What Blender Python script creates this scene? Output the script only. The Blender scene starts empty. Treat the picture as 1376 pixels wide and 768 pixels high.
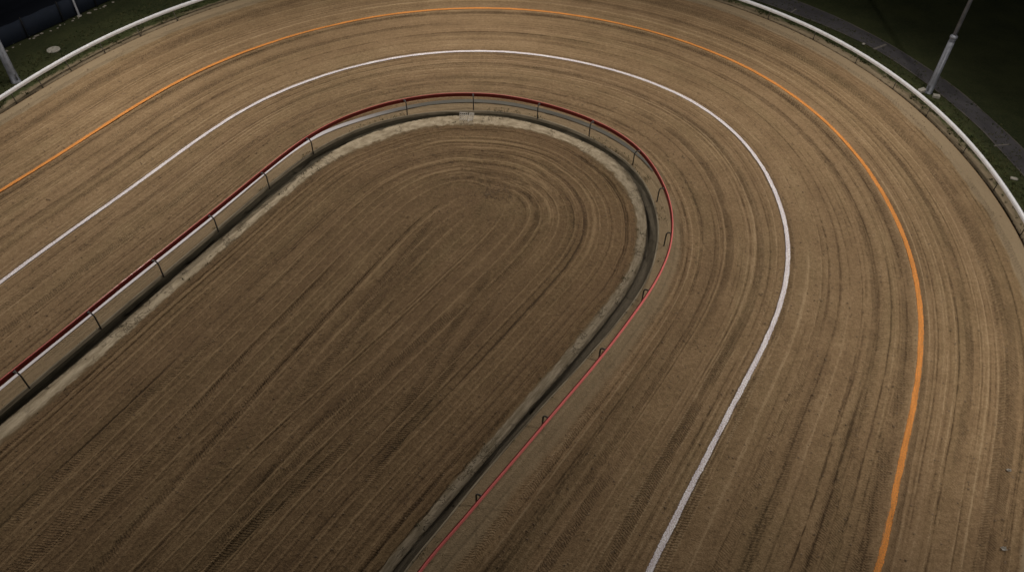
import bpy, bmesh, math, random
import numpy as np
from mathutils import Vector, Matrix
random.seed(7); rng = np.random.default_rng(11)
scene = bpy.context.scene
COL = scene.collection

# ------------------------------------------------------------------ the plan of the bend (metres, on the ground)
# centre line of the white lane line, one point every 2 m, and the signed distance from it (outwards +) of every other line
SPINE = [(-40.61,-11.56),(-39.78,-9.74),(-38.95,-7.92),(-38.12,-6.1),(-37.29,-4.28),(-36.46,-2.46),(-35.63,-0.65),(-34.8,1.17),(-33.97,2.99),(-33.14,4.81),(-32.31,6.63),(-31.48,8.45),(-30.65,10.27),(-29.82,12.09),(-28.99,13.91),(-28.16,15.73),(-27.33,17.55),(-26.5,19.37),(-25.67,21.19),(-24.84,23.01),(-24.01,24.83),(-23.19,26.65),(-22.33,28.46),(-21.45,30.25),(-20.57,32.05),(-19.71,33.85),(-18.85,35.67),(-17.96,37.46),(-16.97,39.2),(-15.82,40.83),(-14.5,42.32),(-13.01,43.66),(-11.39,44.85),(-9.66,45.85),(-7.83,46.67),(-5.92,47.26),(-3.96,47.61),(-1.96,47.73),(0.04,47.62),(2.0,47.26),(3.92,46.7),(5.78,45.95),(7.55,45.0),(9.19,43.85),(10.66,42.5),(11.9,40.93),(12.87,39.19),(13.56,37.31),(13.99,35.36),(14.19,33.36),(14.18,31.36),(13.95,29.37),(13.5,27.42),(12.85,25.53),(12.02,23.72),(11.07,21.97),(10.05,20.25),(9.03,18.53),(8.01,16.81),(6.98,15.09),(5.97,13.37),(4.97,11.64),(3.97,9.91),(2.96,8.18),(1.96,6.45),(0.96,4.72),(-0.05,2.99),(-1.05,1.26),(-2.06,-0.47),(-3.06,-2.2),(-4.06,-3.93),(-5.07,-5.66),(-6.07,-7.39),(-7.08,-9.12),(-8.08,-10.85),(-9.08,-12.58),(-10.09,-14.31),(-11.09,-16.04),(-12.1,-17.77),(-13.1,-19.5),(-14.1,-21.23)]
T_O = [5.8,5.8,5.8,5.8,5.8,5.8,5.8,5.8,5.8,5.8,5.8,5.8,5.8,5.8,5.8,5.8,5.8,5.8,5.8,5.8,5.8,5.8,5.8,5.79,5.77,5.77,5.76,5.77,5.79,5.82,5.87,5.93,6.0,6.07,6.15,6.22,6.29,6.34,6.37,6.37,6.36,6.32,6.26,6.19,6.11,6.03,5.97,5.93,5.92,5.93,5.96,6.02,6.09,6.18,6.29,6.41,6.53,6.66,6.79,6.85,6.85,6.85,6.85,6.85,6.85,6.85,6.85,6.85,6.85,6.85,6.85,6.85,6.85,6.85,6.85,6.85,6.85,6.85,6.85,6.85,6.85]
T_D = [12.06,12.06,12.06,12.06,12.06,12.06,12.06,12.06,12.06,12.06,12.06,12.06,12.06,12.06,12.06,12.06,12.06,12.06,12.06,12.06,12.06,12.06,12.06,12.06,12.06,12.08,12.19,12.32,12.48,12.68,12.9,13.13,13.34,13.52,13.67,13.8,13.89,13.94,13.95,13.91,13.83,13.7,13.52,13.28,13.01,12.73,12.48,12.29,12.17,12.1,12.05,12.03,12.03,12.03,12.03,12.03,12.03,12.03,12.03,12.03,12.03,12.03,12.03,12.03,12.03,12.03,12.03,12.03,12.03,12.03,12.03,12.03,12.03,12.03,12.03,12.03,12.03,12.03,12.03,12.03,12.03]
T_TO = [-6.12,-6.12,-6.12,-6.12,-6.12,-6.12,-6.12,-6.12,-6.12,-6.12,-6.12,-6.12,-6.12,-6.12,-6.12,-6.12,-6.12,-6.12,-6.15,-6.18,-6.22,-6.27,-6.3,-6.29,-6.27,-6.26,-6.28,-6.33,-6.4,-6.48,-6.53,-6.58,-6.69,-6.85,-7.01,-7.14,-7.23,-7.28,-7.3,-7.32,-7.37,-7.47,-7.57,-7.64,-7.66,-7.61,-7.48,-7.29,-7.07,-6.85,-6.66,-6.5,-6.35,-6.2,-6.06,-6.0,-6.05,-6.2,-6.4,-6.6,-6.78,-6.94,-7.06,-7.16,-7.16,-7.16,-7.16,-7.16,-7.16,-7.16,-7.16,-7.16,-7.16,-7.16,-7.16,-7.16,-7.16,-7.16,-7.16,-7.16,-7.16]
T_TI = [-6.69,-6.69,-6.69,-6.69,-6.69,-6.69,-6.69,-6.69,-6.69,-6.69,-6.69,-6.69,-6.69,-6.69,-6.69,-6.69,-6.69,-6.69,-6.79,-6.9,-6.96,-6.96,-6.94,-6.93,-6.97,-7.04,-7.11,-7.18,-7.23,-7.27,-7.32,-7.38,-7.44,-7.5,-7.57,-7.64,-7.69,-7.73,-7.78,-7.87,-7.99,-8.11,-8.19,-8.19,-8.16,-8.09,-7.97,-7.8,-7.62,-7.43,-7.28,-7.14,-6.98,-6.81,-6.65,-6.55,-6.55,-6.64,-6.79,-6.96,-7.12,-7.28,-7.43,-7.57,-7.6,-7.6,-7.6,-7.6,-7.6,-7.6,-7.6,-7.6,-7.6,-7.6,-7.6,-7.6,-7.6,-7.6,-7.6,-7.6,-7.6]
T_PI = [-7.58,-7.58,-7.58,-7.58,-7.58,-7.58,-7.58,-7.58,-7.58,-7.58,-7.58,-7.58,-7.58,-7.58,-7.58,-7.58,-7.58,-7.59,-7.66,-7.7,-7.73,-7.75,-7.77,-7.77,-7.78,-7.79,-7.83,-7.92,-8.09,-8.27,-8.42,-8.53,-8.58,-8.61,-8.68,-8.78,-8.89,-8.94,-8.94,-8.92,-8.91,-8.95,-9.02,-9.09,-9.14,-9.13,-9.04,-8.84,-8.56,-8.26,-7.98,-7.76,-7.55,-7.36,-7.2,-7.13,-7.17,-7.27,-7.37,-7.48,-7.63,-7.8,-7.95,-8.05,-8.07,-8.07,-8.07,-8.07,-8.07,-8.07,-8.07,-8.07,-8.07,-8.07,-8.07,-8.07,-8.07,-8.07,-8.07,-8.07,-8.07]
T_BAND = [-5.23,-5.23,-5.23,-5.23,-5.23,-5.23,-5.23,-5.23,-5.23,-5.23,-5.23,-5.23,-5.23,-5.23,-5.23,-5.23,-5.23,-5.23,-5.24,-5.28,-5.33,-5.4,-5.44,-5.46,-5.47,-5.46,-5.45,-5.44,-5.44,-5.49,-5.62,-5.79,-5.91,-5.99,-6.04,-6.09,-6.14,-6.2,-6.29,-6.38,-6.47,-6.55,-6.62,-6.65,-6.66,-6.61,-6.52,-6.36,-6.21,-6.21,-6.21,-6.21,-6.21,-6.21,-6.21,-6.21,-6.21,-6.21,-6.21,-6.21,-6.21,-6.21,-6.21,-6.21,-6.21,-6.21,-6.21,-6.21,-6.21,-6.21,-6.21,-6.21,-6.21,-6.21,-6.21,-6.21,-6.21,-6.21,-6.21,-6.21,-6.21]
T_RAIL = [-5.82,-5.82,-5.82,-5.82,-5.82,-5.82,-5.82,-5.82,-5.82,-5.82,-5.82,-5.82,-5.82,-5.82,-5.82,-5.82,-5.82,-5.82,-5.84,-5.91,-5.97,-6.02,-6.07,-6.09,-6.11,-6.12,-6.14,-6.16,-6.18,-6.21,-6.24,-6.3,-6.37,-6.46,-6.56,-6.65,-6.74,-6.81,-6.89,-6.97,-7.06,-7.14,-7.19,-7.21,-7.18,-7.11,-6.99,-6.82,-6.63,-6.42,-6.21,-6.01,-5.82,-5.65,-5.52,-5.45,-5.45,-5.51,-5.63,-5.79,-5.96,-6.15,-6.33,-6.51,-6.51,-6.51,-6.51,-6.51,-6.51,-6.51,-6.51,-6.51,-6.51,-6.51,-6.51,-6.51,-6.51,-6.51,-6.51,-6.51,-6.51]
T_OR = [12.27,12.27,12.27,12.27,12.27,12.27,12.27,12.27,12.27,12.27,12.27,12.27,12.27,12.27,12.27,12.27,12.27,12.27,12.27,12.27,12.27,12.27,12.27,12.27,12.27,12.27,12.48,12.69,12.9,13.1,13.29,13.46,13.6,13.71,13.8,13.86,13.89,13.89,13.86,13.8,13.72,13.6,13.45,13.27,13.05,12.83,12.63,12.46,12.33,12.22,12.15,12.15,12.15,12.15,12.15,12.15,12.15,12.15,12.15,12.15,12.15,12.15,12.15,12.15,12.15,12.15,12.15,12.15,12.15,12.15,12.15,12.15,12.15,12.15,12.15,12.15,12.15,12.15,12.15,12.15,12.15]
SKY = .002
TILT = 32
LCOL = (1.0, .94, .86)
up_px = [(24.1, 50.1), (28.0, 35.0)]
MASTS = [
 ((26.45, 44.0), 'tall galvanised floodlight mast with a stepped collar beside the footpath', (2, 37, 0), 10200, 162),
 ((-31.5, 42.3), 'tall galvanised floodlight mast on the grass left of the bend', (4, 40, 0), 11200, 162),
 ((-3.0, 58.5), 'floodlight mast behind the top of the bend', (-3, 42, 0), 10200, 162),
 ((26.0, 14.0), 'floodlight mast outside the right straight', (14, 34, 0), 10200, 162),
 ((-37.5, 20.0), 'floodlight mast outside the left straight', (-20, 26, 0), 6600, 162),
]
# ------------------------------------------------------------------ curves
def catmull(P, m):
    P = np.array(P, float); out = []
    Q = np.concatenate([[2*P[0]-P[1]], P, [2*P[-1]-P[-2]]])
    for i in range(1, len(Q)-2):
        for k in range(m):
            t = k/m
            a, b, c, d = Q[i-1], Q[i], Q[i+1], Q[i+2]
            out.append(.5*((2*b)+(c-a)*t+(2*a-5*b+4*c-d)*t*t+(3*b-a-3*c+d)*t**3))
    out.append(P[-1])
    return np.array(out)
SUB = 8                                     # 0.25 m stations
SP = catmull(SPINE, SUB)
def up1(T): return catmull(np.array(T)[:, None], SUB)[:, 0]
O_, D_, RAIL_, TO_, TI_, PI_, OR_, BAND_ = [up1(T) for T in (T_O, T_D, T_RAIL, T_TO, T_TI, T_PI, T_OR, T_BAND)]
NS = len(SP)
TAN = np.gradient(SP, axis=0); TAN /= np.linalg.norm(TAN, axis=1)[:, None]
NOR = np.stack([-TAN[:, 1], TAN[:, 0]], 1)  # outwards
SS = np.concatenate([[0], np.cumsum(np.linalg.norm(np.diff(SP, axis=0), axis=1))])
STATION = np.arange(NS)*2.0/SUB             # nominal station number in metres
def at(s, t, z=0.0):
    """point at station s, t metres outwards of the white line"""
    x = np.interp(s, STATION, SP[:, 0]); y = np.interp(s, STATION, SP[:, 1])
    nx = np.interp(s, STATION, NOR[:, 0]); ny = np.interp(s, STATION, NOR[:, 1])
    return Vector((x+nx*t, y+ny*t, z))
def tval(arr, s): return float(np.interp(s, STATION, arr))
def heading(s):
    tx = np.interp(s, STATION, TAN[:, 0]); ty = np.interp(s, STATION, TAN[:, 1])
    return math.atan2(ty, tx)
def wob(seed, n, scale, amp):
    """smooth 1-D random wander along the stations"""
    r = np.random.default_rng(seed); k = int(n/scale)+3
    c = r.normal(0, 1, k); x = np.arange(n)/scale; i = x.astype(int); f = x-i; f = f*f*(3-2*f)
    return amp*(c[i]*(1-f)+c[i+1]*f)

# ------------------------------------------------------------------ object helpers
def tag(o, label=None, cat=None, group=None, kind=None):
    if label: o['label'] = label
    if cat: o['category'] = cat
    if group: o['group'] = group
    if kind: o['kind'] = kind
    return o
def mesh_obj(name, verts, faces, mat, parent=None, uv=None, smooth=True):
    me = bpy.data.meshes.new(name); me.from_pydata([tuple(v) for v in verts], [], faces); me.update()
    if uv is not None:
        L = me.uv_layers.new(name='UVMap')
        idx = np.empty(len(me.loops), dtype=np.int32); me.loops.foreach_get('vertex_index', idx)
        L.data.foreach_set('uv', np.asarray(uv, dtype=np.float32)[idx].ravel())
    if smooth: me.polygons.foreach_set('use_smooth', [True]*len(me.polygons))
    me.materials.append(mat)
    o = bpy.data.objects.new(name, me); COL.objects.link(o)
    if parent: o.parent = parent
    return o
def bm_obj(name, bm, mat, parent=None, smooth=False):
    me = bpy.data.meshes.new(name); bm.to_mesh(me); bm.free()
    if smooth: me.polygons.foreach_set('use_smooth', [True]*len(me.polygons))
    me.materials.append(mat)
    o = bpy.data.objects.new(name, me); COL.objects.link(o)
    if parent: o.parent = parent
    return o
def empty(name, loc, rz=0):
    o = bpy.data.objects.new(name, None); COL.objects.link(o); o.location = loc; o.rotation_euler = (0, 0, rz)
    o.empty_display_size = .2
    return o
def grid(name, rows, mat, uvs=None, kind='structure', label=None, parent=None, flip=False):
    """rows: (nrow, nstation, 3); faces look up"""
    rows = np.asarray(rows); a, b = rows.shape[:2]
    V = rows.reshape(-1, 3); F = []
    for i in range(a-1):
        for j in range(b-1):
            q = (i*b+j, i*b+j+1, (i+1)*b+j+1, (i+1)*b+j)
            F.append(q[::-1] if flip else q)
    o = mesh_obj(name, V, F, mat, parent, None if uvs is None else np.asarray(uvs).reshape(-1, 2))
    return tag(o, label, None, None, kind)
def line_pts(tarr, z=0.0, sl=slice(None)):
    P = SP[sl]+NOR[sl]*np.asarray(tarr)[sl][:, None]
    zz = np.broadcast_to(np.asarray(z, float), (NS,))[sl] if np.ndim(z) else np.full(len(P), z)
    return np.concatenate([P, zz[:, None]], 1)
def add_box(bm, sx, sy, sz, M=Matrix(), bevel=0.0):
    r = bmesh.ops.create_cube(bm, size=1.0, matrix=M @ Matrix.Diagonal((sx, sy, sz, 1)))
    if bevel:
        es = list({e for v in r['verts'] for e in v.link_edges})
        bmesh.ops.bevel(bm, geom=es, offset=bevel, segments=2, affect='EDGES', profile=.6)
def add_lathe(bm, prof, seg=24, M=Matrix()):
    rings = []
    for r, z in prof:
        rings.append([bm.verts.new(M @ Vector((r*math.cos(2*math.pi*k/seg), r*math.sin(2*math.pi*k/seg), z))) for k in range(seg)])
    for A, B in zip(rings, rings[1:]):
        for k in range(seg): bm.faces.new((A[k], A[(k+1) % seg], B[(k+1) % seg], B[k]))
    bm.faces.new(rings[0][::-1]); bm.faces.new(rings[-1])
def add_tube(bm, pts, rad, seg=10):
    pts = [Vector(p) for p in pts]; rings = []
    for i, p in enumerate(pts):
        d = (pts[min(i+1, len(pts)-1)]-pts[max(i-1, 0)]).normalized()
        ref = Vector((0, 0, 1)) if abs(d.z) < .9 else Vector((0, 1, 0))
        a = d.cross(ref).normalized(); b = a.cross(d).normalized()
        r = rad[i] if isinstance(rad, (list, tuple)) else rad
        rings.append([bm.verts.new(p+a*r*math.cos(2*math.pi*k/seg)+b*r*math.sin(2*math.pi*k/seg)) for k in range(seg)])
    for A, B in zip(rings, rings[1:]):
        for k in range(seg): bm.faces.new((A[k], A[(k+1) % seg], B[(k+1) % seg], B[k]))
    bm.faces.new(rings[0][::-1]); bm.faces.new(rings[-1])
    bmesh.ops.recalc_face_normals(bm, faces=bm.faces[:])

# ------------------------------------------------------------------ node helpers
class G:
    def __init__(s, name, rough=.9, spec=.2):
        s.m = bpy.data.materials.new(name); s.m.use_nodes = True; s.t = s.m.node_tree
        s.b = s.t.nodes['Principled BSDF']; s.b.inputs['Roughness'].default_value = rough
        s.b.inputs['Specular IOR Level'].default_value = spec
    def n(s, k): return s.t.nodes.new(k)
    def put(s, sock, v):
        if isinstance(v, bpy.types.NodeSocket): s.t.links.new(v, sock)
        else:
            if sock.type == 'RGBA' and not np.isscalar(v): v = tuple(v)+((1,) if len(v) == 3 else ())
            sock.default_value = v
    def m_(s, op, a, b=None, c=None, clamp=False):
        x = s.n('ShaderNodeMath'); x.operation = op; x.use_clamp = clamp
        s.put(x.inputs[0], a)
        if b is not None: s.put(x.inputs[1], b)
        if c is not None: s.put(x.inputs[2], c)
        return x.outputs[0]
    def add(s, a, b): return s.m_('ADD', a, b)
    def mul(s, a, b): return s.m_('MULTIPLY', a, b)
    def xyz(s, a, b, c=0.0):
        x = s.n('ShaderNodeCombineXYZ'); s.put(x.inputs[0], a); s.put(x.inputs[1], b); s.put(x.inputs[2], c); return x.outputs[0]
    def uv(s):
        t = s.n('ShaderNodeUVMap'); t.uv_map = 'UVMap'; x = s.n('ShaderNodeSeparateXYZ'); s.t.links.new(t.outputs[0], x.inputs[0])
        return x.outputs[0], x.outputs[1]
    def obj(s):
        t = s.n('ShaderNodeTexCoord'); return t.outputs['Object']
    def sep(s, v):
        x = s.n('ShaderNodeSeparateXYZ'); s.t.links.new(v, x.inputs[0]); return x.outputs
    def noise(s, vec, scale=1.0, detail=3.0, rough=.55):
        x = s.n('ShaderNodeTexNoise'); s.t.links.new(vec, x.inputs['Vector'])
        x.inputs['Scale'].default_value = scale; x.inputs['Detail'].default_value = detail; x.inputs['Roughness'].default_value = rough
        return x.outputs['Fac']
    def st(s, u, v, su, sv, off=0.0, detail=3.0, rough=.55):
        """noise stretched along the direction of driving"""
        return s.noise(s.xyz(s.mul(u, su), s.mul(v, sv), off), 1.0, detail, rough)
    def ramp(s, x, a, b, lo=0.0, hi=1.0, smooth=True):
        r = s.n('ShaderNodeMapRange'); r.interpolation_type = 'SMOOTHSTEP' if smooth else 'LINEAR'
        s.put(r.inputs['Value'], x)
        for k, v in zip(('From Min', 'From Max', 'To Min', 'To Max'), (a, b, lo, hi)): s.put(r.inputs[k], v)
        return r.outputs['Result']
    def mix(s, f, a, b):
        x = s.n('ShaderNodeMix'); x.data_type = 'RGBA'; s.put(x.inputs[0], f); s.put(x.inputs[6], a); s.put(x.inputs[7], b)
        return x.outputs[2]
    def tint(s, colr, k):
        """colour times a number"""
        x = s.n('ShaderNodeVectorMath'); x.operation = 'SCALE'; s.put(x.inputs[0], colr); s.put(x.inputs['Scale'], k)
        return x.outputs[0]
    def base(s, c): s.put(s.b.inputs['Base Color'], c)
    def bump(s, h, dist, strength=1.0):
        x = s.n('ShaderNodeBump'); x.inputs['Strength'].default_value = strength; x.inputs['Distance'].default_value = dist
        s.t.links.new(h, x.inputs['Height']); s.t.links.new(x.outputs[0], s.b.inputs['Normal'])

def soil(g, u, v, seed, dark, mid, lite):
    """raked sand: u along, v across; the wheel and tine marks are real ruts of the mesh, whose turned-up
    (moist) and crusted (dry) soil is stored in the mesh as 'soil' (tone, tread to the left, tread to the right)"""
    at_ = g.n('ShaderNodeAttribute'); at_.attribute_name = 'soil'
    sp = g.n('ShaderNodeSeparateColor'); g.t.links.new(at_.outputs['Color'], sp.inputs[0])
    tn, ta, tb = sp.outputs[0], sp.outputs[1], sp.outputs[2]
    B = g.st(u, v, .014, 2.6, seed+11, 4, .5)
    o_ = g.obj()
    Dm = g.noise(o_, .5, 5, .65)
    E = g.noise(o_, 5.5, 4, .7)
    S = g.noise(o_, 17.0, 2, .7)
    pat = g.ramp(g.st(u, v, .4, 1.6, seed+51, 3, .6), .36, .52)
    def ticks(m, per, skew):
        ph = g.add(g.mul(g.add(u, g.mul(v, skew)), 2*math.pi/per), g.mul(E, 14.0))
        return g.mul(g.mul(m, pat), g.m_('SINE', ph))
    tk = g.add(ticks(ta, .125, .5), ticks(tb, .11, -.45))
    h = g.add(g.mul(B, .5), g.mul(Dm, .6)); h = g.add(h, g.mul(E, 1.2)); h = g.add(h, g.mul(S, .8)); h = g.add(h, g.mul(tk, .6))
    tone = g.add(tn, g.mul(g.add(B, -.5), .35))
    for x, k in ((Dm, .6), (E, 1.0), (S, 1.05)): tone = g.add(tone, g.mul(g.add(x, -.5), k))
    tone = g.m_('ADD', tone, g.mul(tk, .15), clamp=True)
    col = g.mix(g.ramp(tone, 0.0, .5, 0, 1, False), dark, mid)
    col = g.mix(g.ramp(tone, .5, 1.0, 0, 1, False), col, lite)
    hue = g.st(u, v, .09, .55, seed+201, 3, .6)
    col = g.mix(g.ramp(hue, .38, .7, 0, .22), col, (.215, .130, .074))
    col = g.mix(g.ramp(hue, .5, .28, 0, .12), col, (.155, .130, .062))
    return col, h

def smooth2(shape, su_, sv_, seed):
    """smooth random field, one knot every (sv_, su_) cells"""
    r = np.random.default_rng(seed); a, c = shape
    K = r.normal(0, 1, (int(a/sv_)+3, int(c/su_)+3))
    y = np.arange(a)/sv_; x = np.arange(c)/su_; yi, xi = y.astype(int), x.astype(int)
    fy = (y-yi); fx = (x-xi); fy = (fy*fy*(3-2*fy))[:, None]; fx = (fx*fx*(3-2*fx))[None]
    return (K[yi][:, xi]*(1-fy)*(1-fx)+K[yi+1][:, xi]*fy*(1-fx)+K[yi][:, xi+1]*(1-fy)*fx+K[yi+1][:, xi+1]*fy*fx)
class Ruts:
    def __init__(s, V, seed):
        s.V = V; s.r = np.random.default_rng(seed); sh = V.shape
        s.h = np.zeros(sh); s.tone = np.full(sh, .5); s.ta = np.zeros(sh); s.tb = np.zeros(sh)
        s.rag = .030*smooth2(sh, 1.5, 1.5, seed+1)+.02*smooth2(sh, 9, 4, seed+2)
        s.st_ = np.arange(sh[1])*.25
    def mask(s, keep, scale=30):
        n = s.V.shape[1]; k = int(n/scale)+4; c = s.r.random(k)
        x = np.arange(n)/scale+s.r.random(); i = x.astype(int); f = x-i; f = f*f*(3-2*f)
        m = c[i]*(1-f)+c[i+1]*f
        return np.clip((m-(1-keep))/.16, 0, 1)
    def centre(s, v0, wander, drift=0.0):
        n = s.V.shape[1]; c = np.full(n, v0)
        for sc, a in ((150, wander), (60, wander*.2)):
            k = int(n/sc)+4; q = s.r.normal(0, 1, k); x = np.arange(n)/sc+s.r.random(); i = x.astype(int); f = x-i; f = f*f*(3-2*f)
            c = c+a*(q[i]*(1-f)+q[i+1]*f)
        return c+drift*(s.st_-80)
    def mark(s, c, half, soft, m, dh, dt, tread=0, k=1.0):
        d = np.abs(s.V-c[None])+s.rag*k if c.ndim == 1 else np.abs(c)+s.rag*k
        w = np.clip((half+soft-d)/soft, 0, 1); w = w*w*(3-2*w)*(m[None] if np.ndim(m) == 1 else m)
        s.h += w*dh; s.tone += w*dt
        if tread > 0: s.ta = np.maximum(s.ta, w*tread)
        if tread < 0: s.tb = np.maximum(s.tb, -w*tread)
    def fill(s, lo, hi, dens, wander, drift=.004, pale=1.0, dark=1.0, keep=(.5, .85), sc=45):
        U = lambda a, c: s.r.uniform(a, c)
        W = hi-lo; K = lambda: U(*keep)
        for _ in range(int(3.2*W*dens*dark)):                                  # thin tine grooves, dark
            s.mark(s.centre(U(lo, hi), wander, U(-drift, drift)), U(.0, .012), U(.03, .05), s.mask(K(), sc), -U(.012, .026), -U(.14, .38), 0, .45)
        for _ in range(int(2.6*W*dens*pale)):                                  # thin ridges of dry sand, pale
            s.mark(s.centre(U(lo, hi), wander, U(-drift, drift)), U(.0, .02), U(.03, .06), s.mask(K(), sc), U(.010, .025), U(.13, .34), 0, .45)
        for _ in range(int(.32*W*dens)):                                       # wide scraped lanes
            s.mark(s.centre(U(lo, hi), wander, U(-drift, drift)), U(.15, .45), U(.15, .3), s.mask(U(.4, .7), 60), -.006, U(-.07, .07))
        for _ in range(int(.85*W*dens)):                                       # tyre tracks, with a berm on one side
            c = s.centre(U(lo, hi), wander, U(-drift, drift)); hw_ = U(.07, .20); m = s.mask(U(.4, .75), 40); sg = s.r.choice((-1, 1))
            s.mark(c, hw_, .05, m, -U(.004, .014), -U(.0, .09), sg*U(.3, .9), .8)
            if s.r.random() < .6: s.mark(c+s.r.choice((-1, 1))*(hw_+.07), .01, .05, m, U(.010, .022), U(.08, .22), 0, .5)
            if s.r.random() < .4: s.mark(c+s.r.choice((-1, 1))*(hw_+.02), .0, .04, m, -U(.012, .022), -U(.15, .3), 0, .5)
def fast_grid(name, P, uv, soil_, mat, label, flip=False):
    a, c = P.shape[:2]
    me = bpy.data.meshes.new(name); me.vertices.add(a*c); me.vertices.foreach_set('co', P.astype(np.float32).ravel())
    i, j = np.meshgrid(np.arange(a-1), np.arange(c-1), indexing='ij')
    q = np.stack([i*c+j, i*c+j+1, (i+1)*c+j+1, (i+1)*c+j], -1).reshape(-1, 4)
    if flip: q = q[:, ::-1]
    n = len(q); me.loops.add(n*4); me.polygons.add(n)
    me.loops.foreach_set('vertex_index', q.astype(np.int32).ravel())
    me.polygons.foreach_set('loop_start', np.arange(0, n*4, 4, dtype=np.int32))
    me.polygons.foreach_set('use_smooth', np.ones(n, dtype=bool)); me.update(calc_edges=True)
    L = me.uv_layers.new(name='UVMap'); L.data.foreach_set('uv', uv.reshape(-1, 2)[q.ravel()].astype(np.float32).ravel())
    A = me.attributes.new('soil', 'FLOAT_COLOR', 'POINT'); A.data.foreach_set('color', soil_.astype(np.float32).ravel())
    me.materials.append(mat); me.validate()
    o = bpy.data.objects.new(name, me); COL.objects.link(o); return tag(o, label, None, None, 'structure')

# ------------------------------------------------------------------ materials
LITE = (.345, .245, .150)
def M_track():
    g = G('raked sand of the track'); u, v = g.uv()
    c, h = soil(g, u, v, 0, (.098, .062, .032), (.240, .157, .082), (.385, .273, .158))
    edge = g.add(v, g.mul(g.add(g.st(u, v, .35, .5, 301, 4, .65), -.5), 1.1))
    pale = g.mul(g.ramp(edge, 11.75, 11.95), g.ramp(v, 12.93, 12.98, 1.0, 0.0))       # untouched strip by the outer groove
    pc = g.mix(g.st(u, v, .6, 1.5, 311, 5, .65), (.28, .21, .13), (.40, .315, .205))
    c = g.mix(g.mul(pale, .72), c, pc)
    inn = g.mul(g.ramp(edge, -5.95, -5.5, 1.0, 0.0), .5)                             # sand under the inner rail
    pi_ = g.mix(g.st(u, v, .8, 2.2, 321, 5, .7), (.20, .155, .09), (.36, .285, .185))
    c = g.mix(inn, c, pi_)
    g.base(c); g.bump(h, .04, .9); return g.m
def M_infield():
    g = G('raked sand of the infield'); u, v = g.uv()
    c, h = soil(g, u, v, 500, (.070, .043, .021), (.182, .115, .057), (.318, .216, .116))
    g.base(c); g.bump(h, .04, .9); return g.m
def M_strip():
    g = G('pale packed sand beside the drain'); u, v = g.uv()
    a = g.st(u, v, .9, 2.5, 5, 5, .7); b = g.st(u, v, 12, 12, 9, 3)
    crk = g.ramp(g.m_('ABSOLUTE', g.add(g.st(u, v, 1.1, .6, 17, 4, .6), -.5)), 0, .02, 1, 0)
    crk = g.mul(crk, g.ramp(g.st(u, v, .3, .4, 27, 2), .47, .6))
    c = g.mix(g.ramp(a, .3, .7), (.26, .205, .13), (.58, .48, .345)); c = g.mix(g.mul(b, .35), c, (.27, .21, .135))
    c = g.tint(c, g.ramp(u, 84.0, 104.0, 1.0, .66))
    e1 = g.add(v, g.mul(g.add(g.st(u, v, 1.3, 2.2, 51, 5, .7), -.5), .9)); dirt = g.mix(b, (.10, .066, .034), (.22, .15, .08))
    c = g.mix(g.ramp(e1, .86, 1.1), c, dirt); c = g.mix(g.ramp(e1, .10, -.04), c, g.mix(b, (.10, .08, .048), (.19, .15, .095)))
    c = g.mix(g.mul(crk, .75), c, (.08, .062, .038))
    g.base(c); g.bump(g.add(g.mul(a, 1.0), g.add(g.mul(b, .3), g.mul(crk, -.4))), .05, .8); return g.m
def M_drain():
    g = G('damp earth of the drain'); u, v = g.uv()
    a = g.st(u, v, .7, 2.5, 3, 5, .7); b = g.st(u, v, 9, 9, 8, 3)
    c = g.mix(g.ramp(a, .3, .7), (.045, .037, .025), (.110, .090, .062)); c = g.mix(g.mul(b, .4), c, (.05, .048, .024)); c = g.mix(g.ramp(u, 88.0, 106.0, 0.0, .8), c, g.mix(g.ramp(a, .3, .7), (.070, .057, .040), (.125, .102, .072)))
    g.base(c); g.bump(g.add(a, g.mul(b, .5)), .06, .9); return g.m
def M_kerb(name, c0, c1):
    g = G(name, .8); u, v = g.uv(); a = g.st(u, v, .5, 6, 3, 5, .7); b = g.st(u, v, 14, 14, 8, 3)
    c = g.mix(g.ramp(a, .32, .66), c0, c1); c = g.mix(g.mul(b, .3), c, c0); g.base(c); g.bump(g.add(a, b), .01, .7); return g.m
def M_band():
    g = G('whitened strip with painted rail shade', .75); u, v = g.uv()
    rail_shade = g.ramp(u, 54.0, 68.0)  # lit white to grey along the bend: the rail's shade painted into the colour
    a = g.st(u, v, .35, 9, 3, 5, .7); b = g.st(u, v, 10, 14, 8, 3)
    c = g.mix(rail_shade, (.88, .84, .88), (.085, .085, .075)); c = g.mix(g.mul(g.ramp(a, .4, .75), .45), c, (.27, .23, .18)); c = g.mix(g.mul(b, .2), c, (.2, .17, .13))
    g.base(c); g.bump(g.add(a, b), .01, .6); return g.m
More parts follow.
